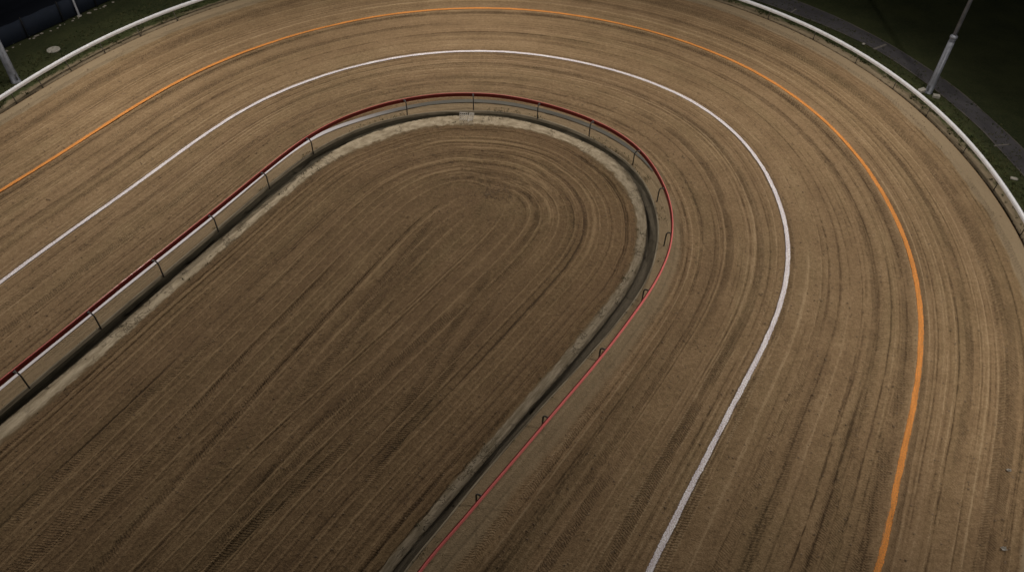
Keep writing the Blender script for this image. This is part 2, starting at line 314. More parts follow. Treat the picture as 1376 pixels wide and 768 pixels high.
def M_line(name, col, dirt, cover):
    """sprayed lime on loose sand: bare sand shows through the gaps"""
    g = G(name, .9); u, v = g.uv()                                 # v runs -1..1 across the line
    n1 = g.st(u, v, 16, 3.2, 2, 3, .6); n2 = g.st(u, v, 1.1, .9, 7, 4, .65); n3 = g.st(u, v, .12, .2, 13, 2)
    c = g.mix(g.ramp(n2, .32, .68), tuple(x*.82 for x in col), tuple(min(1, x*1.1) for x in col))
    c = g.mix(g.ramp(n1, .36, .62, .6, 0.0), c, dirt)
    edge = g.m_('ABSOLUTE', v)
    al = g.add(g.mul(n1, .9), g.mul(n2, .5)); al = g.add(al, g.mul(n3, .75)); al = g.add(al, -.12); al = g.add(al, g.mul(g.m_('POWER', edge, 3.0), -.75))
    al = g.ramp(al, .58-cover, .86-cover)
    tr = g.n('ShaderNodeBsdfTransparent'); mx = g.n('ShaderNodeMixShader'); out = g.t.nodes['Material Output']
    g.t.links.new(al, mx.inputs[0]); g.t.links.new(tr.outputs[0], mx.inputs[1]); g.t.links.new(g.b.outputs[0], mx.inputs[2]); g.t.links.new(mx.outputs[0], out.inputs['Surface'])
    g.base(c); g.bump(g.add(n1, n2), .02, .7); return g.m
def M_verge():
    g = G('sandy verge under the outer rail'); u, v = g.uv()       # v metres from the groove
    a = g.st(u, v, .8, 1.6, 2, 5, .7); b = g.st(u, v, 8, 8, 8, 3)
    sand = g.mix(g.ramp(a, .3, .7), (.15, .115, .072), (.30, .235, .155)); sand = g.mix(g.mul(b, .5), sand, (.13, .10, .06))
    gr = g.mix(g.st(u, v, 5, 5, 19, 4, .7), (.028, .037, .012), (.066, .073, .026))
    sand = g.mix(g.ramp(g.add(v, g.mul(g.add(b, -.5), .08)), .17, .13), sand, g.mix(b, (.022, .015, .010), (.05, .035, .022)))
    e = g.add(v, g.mul(g.add(g.st(u, v, 1.0, 1.4, 31, 5, .7), -.5), 1.5))
    k = g.ramp(e, .50, .85)
    g.base(g.mix(k, sand, gr)); g.bump(g.add(a, g.mul(b, .6)), .06, .9); return g.m
def M_grass():
    g = G('mown grass'); o = g.obj()
    a = g.noise(o, .35, 5, .65); b = g.noise(o, 6, 4, .7); d = g.noise(o, 30, 2)
    c = g.mix(g.ramp(a, .3, .7), (.026, .035, .012), (.056, .064, .023)); c = g.mix(g.mul(g.ramp(b, .4, .75), .7), c, (.070, .064, .030))
    c = g.mix(g.mul(d, .4), c, (.012, .018, .006)); g.base(c); g.bump(g.add(b, d), .05, .9); return g.m
def M_path():
    g = G('worn asphalt path', .85, .3); u, v = g.uv()
    a = g.st(u, v, .5, .8, 2, 5, .65); b = g.st(u, v, 25, 25, 8, 2)
    c = g.mix(g.ramp(a, .3, .7), (.052, .048, .052), (.088, .082, .088)); c = g.mix(g.mul(b, .4), c, (.04, .038, .04))
    ev = g.m_('ABSOLUTE', v); e = g.ramp(g.add(ev, g.mul(g.add(g.st(u, v, 1.2, .5, 41, 4, .7), -.5), .5)), .84, 1.0)
    c = g.mix(g.mul(e, .6), c, (.15, .13, .10)); g.base(c); g.bump(g.add(a, b), .015, .7); return g.m
def M_yard():
    g = G('dark asphalt yard', .8, .3); o = g.obj(); a = g.noise(o, .25, 5, .6); b = g.noise(o, 12, 3)
    g.base(g.mix(g.mul(a, 1), (.018, .022, .034), (.030, .035, .052))); g.bump(b, .01, .6); return g.m
def M_paint(name, col, rough=.4, dirt=(.2, .15, .1), k=.3, spec=.4, sc=3.0):
    g = G(name, rough, spec); o = g.obj(); a = g.noise(o, sc, 5, .65); b = g.noise(o, sc*9, 3)
    c = g.mix(g.mul(g.ramp(a, .45, .75), k), col, dirt); c = g.mix(g.mul(g.ramp(b, .5, .75), k*.4), c, dirt)
    g.base(c); g.put(g.b.inputs['Roughness'], g.ramp(a, .3, .7, rough*.8, min(1, rough*1.3))); g.bump(b, .003, .4); return g.m
def M_metal(name, col, rough=.5):
    g = G(name, rough, .5); o = g.obj(); a = g.noise(o, 4, 5, .6)
    g.base(g.mix(g.ramp(a, .3, .7), tuple(x*.75 for x in col), col)); g.b.inputs['Metallic'].default_value = .35
    g.put(g.b.inputs['Roughness'], g.ramp(a, .3, .7, rough*.8, rough*1.2)); return g.m
def M_blade():
    g = G('grass blades', .8, .2); o = g.obj(); a = g.noise(o, 3, 3, .6)
    g.base(g.mix(g.ramp(a, .35, .65), (.022, .034, .010), (.085, .080, .032))); return g.m
def M_lamp():
    g = G('floodlight glass'); g.b.inputs['Emission Color'].default_value = (1, .95, .86, 1); g.b.inputs['Emission Strength'].default_value = 40; return g.m

# axis of the infield: from the turning point of the harrow towards the open end
FOC = np.array((-1.5, 32.3)); AX = np.array((-.497, -.868)); AX /= np.linalg.norm(AX)

mTrack = M_track(); mInf = M_infield(); mStrip = M_strip(); mDrain = M_drain()
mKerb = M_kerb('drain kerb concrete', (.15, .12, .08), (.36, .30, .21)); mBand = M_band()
mWhite = M_line('white lime line', (.94, .88, .96), (.34, .22, .145), .09)
mOrange = M_line('orange lime line', (.74, .275, .060), (.34, .18, .07), .10)
mVerge = M_verge(); mGrass = M_grass(); mPath = M_path(); mYard = M_yard(); mBlade = M_blade()
mRed = M_paint('coral red rail enamel', (.86, .20, .19), .33, (.62, .28, .24), .35)
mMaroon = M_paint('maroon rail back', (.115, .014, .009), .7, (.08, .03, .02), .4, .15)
mRailWhite = M_paint('white rail enamel', (.80, .80, .84), .35, (.42, .39, .35), .35)
mPost = M_metal('dark steel of the rail posts', (.065, .058, .05), .55)
mPostPale = M_metal('dull steel of the outer posts', (.12, .105, .085), .6)
mGalv = M_metal('galvanised steel', (.19, .20, .23), .5)
mConc = M_paint('pale concrete', (.36, .34, .30), .85, (.15, .13, .09), .6, .2, 6)
mStone = M_paint('pale rubble', (.30, .27, .23), .9, (.10, .09, .07), .7, .2, 7)
mStoneDim = M_paint('weathered concrete', (.17, .155, .14), .9, (.08, .07, .06), .7, .2, 7)
mPlast = M_paint('white plastic', (.80, .76, .70), .55, (.30, .24, .16), .55, .3, 7)
mSheet = M_paint('navy fence sheet', (.015, .021, .036), .8, (.03, .035, .04), .4, .2, 2)
mDarkPost = M_metal('black fence post', (.02, .02, .022), .6)
mPaper = M_paint('white paper', (.7, .68, .64), .8, (.4, .34, .27), .4)
mLamp = M_lamp()

# ------------------------------------------------------------------ ground
def vmap(arr_t):                            # metres across, with the painted lines always at the same v
    xs = np.stack([TO_, RAIL_, np.zeros(NS), O_, D_], 0); vs = (-6.9, -6.4, 0.0, 6.2, 13.0)
    return np.array([np.interp(arr_t[j], xs[:, j], vs) for j in range(NS)])
def micro(seed, k): return wob(seed, NS, k, 1.0)
# race track: from the drain kerb to the outer groove
KW = .07
NR = 520
fr = np.linspace(0, 1, NR)[:, None]
Tt = TO_[None]+(D_-TO_)[None]*fr
VV = np.stack([vmap(Tt[k]) for k in range(NR)])
ru = Ruts(VV, 21); ru.fill(-5.7, 12.0, 1.0, .10)
ru.fill(-6.75, -3.0, .7, .05); ru.fill(6.0, 12.0, .3, .10)
for v_, m_ in ((-3.1, .9), (-1.4, .8), (4.2, .8), (8.6, .8), (10.6, .7)):           # the tractor's most used lanes
    for dv in (0, 1.55):
        c_ = ru.centre(v_+dv, .12); mk = ru.mask(m_, 60); ru.mark(c_, .17, .06, mk, -.012, -.10, .95 if dv else -.95, .6)
ed = np.clip(np.minimum(fr*NR/6, (1-fr)*NR/6), 0, 1)
Z = (ru.h+.010*smooth2(VV.shape, 14, 24, 5)+.004*smooth2(VV.shape, 3, 3, 6))*ed
P = SP[None]+NOR[None]*Tt[..., None]
fast_grid('track_surface', np.concatenate([P, Z[..., None]], -1), np.stack([np.broadcast_to(SS[None], VV.shape), VV], -1),
          np.stack([ru.tone, ru.ta, ru.tb, np.ones(VV.shape)], -1), mTrack, 'brown raked sand race track around the bend')
# outer groove and verge
gz = wob(5, NS, 10, .012)
prof = [(0, 0.0), (.03, -.10), (.14, -.11), (.18, .03), (.42, .035), (.8, .05), (1.3, .05), (1.75, .045)]
rows, uvs = [], []
for k, (dt, z) in enumerate(prof):
    j = wob(40+k, NS, 5, .022) if 0 < k < 4 else 0
    rows.append(line_pts(D_+dt+j, z+(wob(60+k, NS, 6, .012) if 2 < k < 7 else 0))); uvs.append(np.stack([SS, np.full(NS, dt)], 1))
grid('verge', rows, mVerge, uvs, label='sandy verge with weeds under the white outer rail')
# grass from the verge to far away
far = [(1.75, .045), (3, .04), (6, .03), (12, .0), (25, -.05), (60, -.05), (200, -.05)]
cen = np.array((-4.0, 18.0))
rows = []
for dt, z in far:
    P = line_pts(D_+dt, z)
    rows.append(P)
grid('ground', rows, mGrass, label='dark mown grass outside the outer rail')
# drain channel between rail and infield
wi = TI_-TO_
prof = [(0.0, 0.0, 1), (0.0, .055, 1), (-.075, .055, 1), (-.085, -.30, 0), (-.25, -.36, 0), (None, -.33, 2), (None, -.02, 3)]
t0 = TO_-.08
KH = np.interp(STATION, [40, 84, 94, 104], [.05, .05, .03, .004])
kr = [line_pts(TO_, .0), line_pts(TO_, KH+wob(71, NS, 9, .15)*KH), line_pts(TO_-.07+wob(72, NS, 7, .008), KH+wob(71, NS, 9, .15)*KH), line_pts(TO_-.08, KH-.17*np.clip(KH*20, .25, 1))]
ku = [np.stack([SS, np.full(NS, x)], 1) for x in (0, .05, .12, .29)]
grid('drain_kerb', kr, mKerb, ku, label='low concrete kerb along the drain', flip=True)
DK = np.interp(STATION, [40, 60, 80, 92, 102, 112], [1.1, .9, .8, .65, .35, .2])
dr = [line_pts(t0, KH-.17*np.clip(KH*20, .25, 1)), line_pts(t0-.03+wob(73, NS, 6, .02), -.22*DK), line_pts(t0-.14, -.27*DK+wob(74, NS, 8, .02)),
      line_pts(TI_+.16+wob(75, NS, 6, .03), -.265*DK+wob(76, NS, 8, .02)), line_pts(TI_+.06+wob(77, NS, 3, .035), -.14*DK), line_pts(TI_, .01)]
du = [np.stack([SS, np.full(NS, x)], 1) for x in (0, .2, .35, .7, .95, 1.15)]
grid('drain_channel', dr, mDrain, du, label='dark open drain between rail and infield', flip=True)
# pale strip between drain and infield
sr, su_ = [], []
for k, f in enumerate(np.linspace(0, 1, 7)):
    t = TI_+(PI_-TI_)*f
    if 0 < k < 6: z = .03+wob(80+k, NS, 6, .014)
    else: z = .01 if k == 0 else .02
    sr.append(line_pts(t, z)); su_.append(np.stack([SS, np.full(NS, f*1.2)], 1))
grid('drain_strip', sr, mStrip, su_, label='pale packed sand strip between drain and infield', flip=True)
# infield
PIr = PI_+wob(90, NS, 2, .04)+wob(91, NS, 10, .05)
P0 = line_pts(PI_)[:, :2]; Pr = line_pts(PIr)[:, :2]
a = (P0-FOC)@AX; ae = (a+np.sqrt(a*a+1.5))/2
AXP = FOC+AX*ae[:, None]
L = np.linalg.norm(AXP-P0, axis=1)
NR = 300
fr = np.concatenate([np.linspace(0, .1, 40)[:-1], np.linspace(.1, 1, NR-39)])[:, None]
VV = L[None]*fr
P = P0[None]+(AXP-P0)[None]*fr[..., None]+(Pr-P0)[None]*(np.exp(-VV/.3)*(fr > 0))[..., None]
ru = Ruts(VV, 77); ru.fill(.3, 9.0, .36, .06, .003, 1.0, .8, (.7, .97), 70); ru.fill(.2, 2.2, .7, .05, .002)
for v_ in np.arange(1.1, 9.0, .78):                      # the edges of the harrow, pass beside pass
    ru.mark(ru.centre(v_+ru.r.uniform(-.2, .2), .06), .015, .06, ru.mask(.93, 90), .026, ru.r.uniform(.2, .38), 0, .4)
ru.mark(ru.centre(.12, .03), .04, .10, ru.mask(.9), -.02, -.16); ru.mark(ru.centre(.42, .03), .05, .08, ru.mask(.8), .015, .08)
for v_, s0_, s1_, hw_ in ((2.9, 78, 104, .07), (3.9, 82, 100, .10), (5.1, 80, 98, .12), (1.5, 62, 84, .05), (4.4, 56, 74, .05), (3.4, 54, 92, .02), (4.75, 60, 108, .02), (5.75, 62, 104, .04), (2.3, 66, 112, .02)):   # crescents of loose pale sand
    ru.mark(ru.centre(v_, .12), hw_, .14, np.clip((ru.st_-s0_)/5, 0, 1)*np.clip((s1_-ru.st_)/5, 0, 1), .035, .42, 0, .5)
    ru.mark(ru.centre(v_+.32, .10), .01, .06, np.clip((ru.st_-s0_)/5, 0, 1)*np.clip((s1_+6-ru.st_)/5, 0, 1), -.02, -.36, 0, .4)
foc_d = np.linalg.norm(P-FOC-AX*.4, axis=-1); calm = np.clip((foc_d-.7)/2.4, 0, 1)
ru.h *= calm; ru.tone = .5+(ru.tone-.5)*calm; ru.ta *= calm; ru.tb *= calm
X2 = P@AX; Y2 = P@np.array((-AX[1], AX[0])); X0 = FOC@AX; Y0 = FOC@np.array((-AX[1], AX[0]))
for k in range(34):                                     # straight passes that cross the seam of the infield at a small angle
    ang = ru.r.uniform(-.16, .16); y0 = ru.r.uniform(-5, 5); x0 = ru.r.uniform(3, 26)
    d = (Y2-Y0-y0)*math.cos(ang)-(X2-X0-x0)*math.sin(ang)+.06*np.sin(X2*.35+k)
    ln = np.clip((X2-X0-2.0)/3, 0, 1)*np.exp(-((X2-X0-x0)/ru.r.uniform(5, 12))**4)*np.clip((VV-1.6)/1.2, 0, 1)
    q = ru.r.random()
    if q < .5: ru.mark(d, .01, .06, ln, .014, .20)
    elif q < .75: ru.mark(d, .01, .05, ln, -.016, -.2)
    else: ru.mark(d, .16, .06, ln, -.01, -.08, .9 if q < .88 else -.9)
foc_d = np.linalg.norm(P-FOC, axis=-1)                  # loops of the harrow turning at the head of the infield
for rr, a0, a1 in ((1.5, -1.0, 2.2), (2.5, -.6, 2.6), (3.2, -.6, 2.4), (3.8, -1.2, 2.0)):
    th = np.arctan2(P[..., 1]-FOC[1], P[..., 0]-FOC[0])
    ru.mark(foc_d-rr, .05, .10, np.clip((th-a0)/.4, 0, 1)*np.clip((a1-th)/.4, 0, 1), .014, .14, 0, .3)
Z = .03+(ru.h+.010*smooth2(VV.shape, 14, 24, 8)+.004*smooth2(VV.shape, 3, 3, 9))*np.clip((1-fr)*6, .1, 1)
berm = np.exp(-((VV-.22)/.13)**2)*(.045+.02*smooth2(VV.shape, 4, 8, 10)); Z = Z+berm
Z[0] = .018
fast_grid('infield', np.concatenate([P, Z[..., None]], -1), np.stack([np.broadcast_to(SS[None], VV.shape), VV], -1),
          np.stack([ru.tone, ru.ta, ru.tb, np.ones(VV.shape)], -1), mInf, 'dark raked sand infield inside the bend', flip=True)
# sheet under everything, out to the horizon
bm = bmesh.new(); bmesh.ops.create_grid(bm, x_segments=2, y_segments=2, size=900)
o = bm_obj('terrain', bm, mGrass); o.location.z = -.62; tag(o, 'dark flat land around the race course', kind='structure')

# ------------------------------------------------------------------ painted lines
def strip(name, tc, half, z, mat, label, s0=None, s1=None, jit=.008, rowsn=5):
    rows, uvs = [], []
    for k, f in enumerate(np.linspace(-1, 1, rowsn)):
        j = wob(300+k, NS, 2, jit) if k in (0, rowsn-1) else 0
        rows.append(line_pts(tc+half*f*1.0+j+wob(310, NS, 60, .03), z)); uvs.append(np.stack([SS, np.full(NS, f)], 1))
    rows, uvs = np.array(rows), np.array(uvs)
    if s0 is not None:
        i0, i1 = int(np.searchsorted(STATION, s0)), int(np.searchsorted(STATION, s1)); rows, uvs = rows[:, i0:i1], uvs[:, i0:i1]
    return grid(name, rows, mat, uvs, label=label)
strip('lane_line', np.zeros(NS), .138, .034, mWhite, 'white lime line sprayed along the middle of the track')
strip('lane_line', O_, .148, .034, mOrange, 'orange lime line sprayed along the outer track')
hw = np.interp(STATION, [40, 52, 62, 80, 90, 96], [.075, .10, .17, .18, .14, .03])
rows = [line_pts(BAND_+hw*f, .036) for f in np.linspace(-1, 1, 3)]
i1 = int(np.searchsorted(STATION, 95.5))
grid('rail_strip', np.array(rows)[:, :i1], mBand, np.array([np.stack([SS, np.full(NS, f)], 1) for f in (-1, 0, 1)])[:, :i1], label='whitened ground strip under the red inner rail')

# ------------------------------------------------------------------ rails
def sweep(name, tc, prof, mat, parent, step=4, i0=0, i1=None):
    """closed section (dt, z) swept along the bend"""
    idx = np.arange(i0, i1 or NS, step); m = len(prof); V = []; F = []
    for j in idx:
        for dt, z in prof:
            p = SP[j]+NOR[j]*(tc[j]+dt); V.append((p[0], p[1], z))
    n_ = len(idx)
    for a_ in range(n_-1):
        for k in range(m):
            k2 = (k+1) % m
            F.append((a_*m+k, (a_+1)*m+k, (a_+1)*m+k2, a_*m+k2))
    F.append(tuple(range(m))); F.append(tuple(range((n_-1)*m, n_*m))[::-1])
    o = mesh_obj(name, V, F, mat, parent, smooth=False)
    bm = bmesh.new(); bm.from_mesh(o.data); bmesh.ops.recalc_face_normals(bm, faces=bm.faces[:]); bm.to_mesh(o.data); bm.free()
    return o
RAIL_S = [36.3, 40.0, 43.9, 47.6, 51.5, 55.9, 65.9, 69.3, 72.8, 79.6, 85.6, 90.0, 94.0, 97.2, 100.6, 104.6, 110.1, 114.4, 118.7, 122.9]
RAIL_S = [20.6, 24.5, 28.4, 32.3, 36.3, 40.0, 43.9, 47.6, 51.5, 55.9, 65.9, 72.8, 79.6, 85.6, 93.8, 99.3, 104.6, 110.1, 114.4, 118.7, 122.9, 127.0, 131.0, 135.0, 139.0]
inner_rail = empty('inner_rail', at(79.6, tval(RAIL_, 79.6)))
inner_rail_loc = inner_rail.location.copy()
tag(inner_rail, 'red running rail on gooseneck posts along the inside of the bend', 'rail')
def under(o, root):
    o.parent = root; o.matrix_parent_inverse = Matrix.Translation(-root.location)
    return o
top = .95
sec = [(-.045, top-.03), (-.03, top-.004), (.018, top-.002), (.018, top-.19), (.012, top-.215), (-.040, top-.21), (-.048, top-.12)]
cap = [(.006, top-.001), (.014, top+.008), (.038, top+.006), (.056, top-.02), (.070, top-.075), (.064, top-.145), (.046, top-.16), (.020, top-.16), (.020, top-.001)]
i0 = int(np.searchsorted(STATION, 14)); i1 = int(np.searchsorted(STATION, 145))
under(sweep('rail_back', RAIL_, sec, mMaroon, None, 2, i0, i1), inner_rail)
under(sweep('rail_cover', RAIL_, cap, mRed, None, 2, i0, i1), inner_rail)
for s in RAIL_S:
    rt = tval(RAIL_, s); ov = float(np.interp(s, [92, 102], [.36, .25])); b = rt-ov
    p0 = at(s, b, -.05); out = (at(s, b+1)-at(s, b)); out.z = 0; out.normalize()
    pts = [p0, p0+Vector((0, 0, .35)), p0+Vector((0, 0, .72))]
    lean = random.uniform(-.02, .02)
    c = p0+out*(ov*.42)+Vector((0, 0, .76))
    for k in range(1, 8):
        th = math.pi-(math.pi/2)*k/7
        pts.append(c+out*(ov*.42*math.cos(th))+Vector((0, 0, .20*math.sin(th))))
    pts.append(p0+out*(ov*.75)+Vector((0, 0, .955))); pts.append(p0+out*(ov-.015)+Vector((0, 0, .93)))
    bm = bmesh.new(); add_tube(bm, pts, .036, 10)
    po = under(bm_obj('post', bm, mPost, None, True), inner_rail)
    # clamp that grips the back of the rail
    h = heading(s); bm = bmesh.new()
    add_box(bm, .10, .035, .11, Matrix.Translation(at(s, rt-.055, .87)) @ Matrix.Rotation(h, 4, 'Z'), .008)
    cl = bm_obj('bracket', bm, mGalv, None); cl.parent = po; cl.matrix_parent_inverse = Matrix.Translation(-inner_rail.location) @ Matrix()
    cl.matrix_parent_inverse = Matrix()
    if b > tval(TO_, s)-.03:
        pass
outer_rail = empty('outer_rail', at(79.6, tval(D_, 79.6)))
tag(outer_rail, 'white running rail on short posts along the outside of the track', 'rail')
top = .86
sec = [(-.075, top-.22), (-.095, top-.15), (-.09, top-.08), (-.06, top-.02), (0, top), (.06, top-.015), (.08, top-.06), (.07, top-.12), (-.02, top-.14), (-.04, top-.22)]
i0 = int(np.searchsorted(STATION, 30)); i1 = int(np.searchsorted(STATION, 125))
under(sweep('rail_beam', OR_, sec, mRailWhite, None, 2, i0, i1), outer_rail)
for s in [31.0, 34.0, 37.0, 39.6, 42.0, 44.6, 47.0, 49.1, 51.0, 52.8, 54.5, 56.2, 57.9, 59.6, 86.5, 88.4, 90.25, 92.0, 93.7, 95.9, 98.0, 100.2, 102.4, 104.6, 106.8, 109.0, 111.5, 114.0, 116.5, 119.0, 121.5, 124.0]:
    d = tval(D_, s); r = tval(OR_, s)
    a_, b_ = at(s, d+.14, -.05), at(s, r+.03, top-.13)
    bm = bmesh.new(); m1 = a_.lerp(b_, .6)+Vector((0, 0, .02)); add_tube(bm, [a_, a_.lerp(m1, .5), m1, b_], .03, 8)
    under(bm_obj('post', bm, mPostPale, None, True), outer_rail)

# ------------------------------------------------------------------ path outside the right part of the bend
idx = [j for j in range(NS) if 74 <= STATION[j] <= 145]
ti = np.interp(STATION, [78, 87, 90, 92, 94, 97.5, 112], [15.6, 15.25, 15.4, 15.05, 14.75, 14.5, 14.4])+wob(400, NS, 6, .05)
to = np.interp(STATION, [78, 87, 90, 92, 94, 97.5, 112], [17.8, 17.4, 16.85, 16.6, 16.3, 16.0, 15.9])+wob(401, NS, 6, .05)
rows = [line_pts(ti+(to-ti)*f, .075)[idx] for f in np.linspace(0, 1, 7)]
grid('path', rows, mPath, [np.stack([SS, np.full(NS, f*2-1)], 1)[idx] for f in np.linspace(0, 1, 7)], label='grey asphalt footpath outside the outer rail')
def slab(s, t0_, t1_, w, z0, ang=0.0):
    A, B = at(s, t0_), at(s, t1_); c = (A+B)/2; L_ = (B-A).length; h = math.atan2((B-A).y, (B-A).x)+ang
    bm = bmesh.new(); add_box(bm, L_, w, .05, Matrix.Translation((c.x, c.y, z0)) @ Matrix.Rotation(h, 4, 'Z'), .008); return bm
for s, a_, b_, w in ((86.9, 15.3, 16.1, .10), (90.0, 15.3, 16.6, .17), (95.7, 14.5, 15.5, .09)):
    tag(bm_obj('path_joint', slab(s, a_, b_, w, .068), mStoneDim), 'pale concrete joint across the footpath', kind='structure')
# ------------------------------------------------------------------ yard and fence outside the left part of the bend
FA, FB = np.array((-37.6, 40.2)), np.array((-26.0, 60.5))
fd = (FB-FA)/np.linalg.norm(FB-FA); fn = np.array((-fd[1], fd[0]))     # fn points away from the track
def fp(s, off=0.0, z=0.0): q = FA+fd*s+fn*off; return Vector((q[0], q[1], z))
yv = [fp(-30, .25, .07), fp(60, .25, .07), fp(60, 60, .07), fp(-30, 60, .07)]
tag(mesh_obj('yard', yv, [(0, 1, 2, 3)], mYard, smooth=False), 'dark asphalt yard behind the fence', kind='structure')
FL = float(np.linalg.norm(FB-FA))
fence = empty('fence', fp(8))
tag(fence, 'low navy sheeted fence on black posts behind the grass', 'fence')
ns = 120; V, F = [], []
for i in range(ns+1):
    s = FL*i/ns; sag = .04*math.sin(s*2.1)**2+.02*random.random()
    b = .05*math.sin(s*3.3)*.5
    V += [fp(s, .02, .10), fp(s, .03+b*.6, .8), fp(s, .02, 1.42-sag)]
    V += [fp(s, .035, .10), fp(s, .045+b*.6, .8), fp(s, .035, 1.42-sag)]
for i in range(ns):
    a, b = i*6, (i+1)*6
    F += [(a, b, b+1, a+1), (a+1, b+1, b+2, a+2), (a+3, a+4, b+4, b+3), (a+4, a+5, b+5, b+4), (a+2, b+2, b+5, a+5), (a, a+3, b+3, b)]
under(mesh_obj('sheet', V, F, mSheet), fence)
for k in range(9):
    s = .5+k*2.75
    bm = bmesh.new(); add_lathe(bm, [(.045, -.05), (.045, 1.5), (.03, 1.53), (.0005, 1.54)], 12, Matrix.Translation(fp(s, -.035)))
    under(bm_obj('post', bm, mDarkPost, None, True), fence)
# rubble edging along the foot of the fence
bm = bmesh.new()
def add_stone(bm, c, r, flat=.6):
    res = bmesh.ops.create_icosphere(bm, subdivisions=2, radius=1.0)
    q = Vector((random.random()*9, random.random()*9, random.random()*9)); R = Matrix.Rotation(random.random()*6.28, 4, 'Z')
    sx, sy = random.uniform(.8, 1.5), random.uniform(.7, 1.1)
    from mathutils import noise
    for v in res['verts']:
        k = 1+.35*noise.noise(v.co*1.3+q); v.co = R @ Vector((v.co.x*r*sx*k, v.co.y*r*sy*k, v.co.z*r*flat*k)); v.co += Vector(c)
s = 1.0
while s < FL-1:
    if random.random() < .5:
        p = fp(s, random.uniform(-.42, -.16), .05); add_stone(bm, p, random.uniform(.05, .12), .4)
    s += random.uniform(.10, .38)
tag(bm_obj('rubble', bm, mStone, None, True), 'pale rubble lying along the foot of the navy fence', 'rubble', kind='stuff')

# ------------------------------------------------------------------ floodlight masts
def aim(o, target): o.rotation_euler = (Vector(target)-o.location).to_track_quat('-Z', 'Y').to_euler()
def mast(loc, label, H_=13.0, target=(0, 30, 0), r0=.205, collar=3.77, group=None, power=9000, spot=95):
    x, y = loc; root = empty('floodlight_mast', (x, y, .03)); tag(root, label, 'floodlight', group)
    bm = bmesh.new(); add_lathe(bm, [(r0+.06, -.1), (r0+.06, .04), (r0+.02, .05), (r0+.02, .75), (r0, .80), (r0*.93, collar)], 28, Matrix.Translation((x, y, .03)))
    low = under(bm_obj('lower_shaft', bm, mGalv, None, True), root)
    bm = bmesh.new(); add_box(bm, .03, .12, .42, Matrix.Translation((x, y, .42)) @ Matrix.Rotation(math.atan2(25-y, -x), 4, 'Z') @ Matrix.Translation((r0+.018, 0, 0)), .008)
    d = bm_obj('hatch', bm, mGalv, None); d.parent = low
    bm = bmesh.new(); add_lathe(bm, [(r0*1.02, collar), (r0*1.1, collar+.02), (r0*1.1, collar+.12), (r0*.62, collar+.2)], 28, Matrix.Translation((x, y, .03)))
    under(bm_obj('collar', bm, mGalv, None, True), root)
    bm = bmesh.new(); add_lathe(bm, [(r0*.60, collar+.15), (r0*.34, H_)], 22, Matrix.Translation((x, y, .03)))
    under(bm_obj('upper_shaft', bm, mGalv, None, True), root)
    h = math.atan2(target[1]-y, target[0]-x)
    M = Matrix.Translation((x, y, H_)) @ Matrix.Rotation(h, 4, 'Z')
    bm = bmesh.new(); add_box(bm, .09, 2.2, .09, M @ Matrix.Translation((.02, 0, 0)), .01)
    arm = under(bm_obj('crossarm', bm, mGalv, None), root)
    for k in (-.75, 0, .75):
        bm = bmesh.new(); T = M @ Matrix.Translation((.22, k, .02)) @ Matrix.Rotation(math.radians(38), 4, 'Y')
        add_box(bm, .22, .46, .36, T, .03)
        hd = bm_obj('lamp_head', bm, mDarkPost, None); under(hd, root)
        bm = bmesh.new(); add_box(bm, .012, .40, .30, T @ Matrix.Translation((.117, 0, 0)), .003)
        gl = bm_obj('lamp_glass', bm, mLamp, None); gl.parent = hd
    for k, da in ((0, 0),):
        L_ = bpy.data.lights.new('floodlight', 'SPOT'); L_.energy = power; L_.spot_size = math.radians(spot); L_.spot_blend = 1.0
        L_.shadow_soft_size = .4; L_.color = LCOL
        lo = bpy.data.objects.new('floodlight_beam', L_); COL.objects.link(lo); lo.location = M @ Vector((.62, k, -.1))
        aa = h+math.radians(da); tl = math.radians(TILT)
        aim(lo, lo.location+Vector((math.cos(aa)*math.cos(tl), math.sin(aa)*math.cos(tl), -math.sin(tl))))
        lo.parent = root; lo.matrix_parent_inverse = Matrix.Translation(-root.location)
    return root
grp = 'floodlight masts around the track'
for loc, lab, tgt, pw, sp in MASTS:
    mast(loc, lab, 17.0, tgt, power=pw, spot=sp, group=grp, r0=.235 if loc[0] < -30 else .205)
# thin lamp post on the fence line
root = empty('lamp_post', (-31.2, 51.15, .03)); tag(root, 'thin pale steel post standing at the navy fence', 'post')
bm = bmesh.new(); add_lathe(bm, [(.075, -.1), (.07, .1), (.06, 5.2), (.055, 5.22)], 16, Matrix.Translation((-31.2, 51.15, .03)))
under(bm_obj('shaft', bm, M_metal('pale galvanised steel', (.55, .56, .62)), None, True), root)
bm = bmesh.new(); add_lathe(bm, [(.16, -.05), (.16, .035), (.10, .05)], 20, Matrix.Translation((-31.2, 51.15, .03)))
under(bm_obj('base_plate', bm, mConc, None, True), root)

# ------------------------------------------------------------------ small things
bm = bmesh.new(); add_lathe(bm, [(.42, -.1), (.42, .05), (.40, .075), (.30, .08), (.28, .07), (.02, .075)], 32, Matrix.Translation((-30.9, 46.3, .03)))
tag(bm_obj('manhole_cover', bm, mConc, None, True), 'round pale concrete manhole cover in the grass beside the left mast', 'manhole cover')
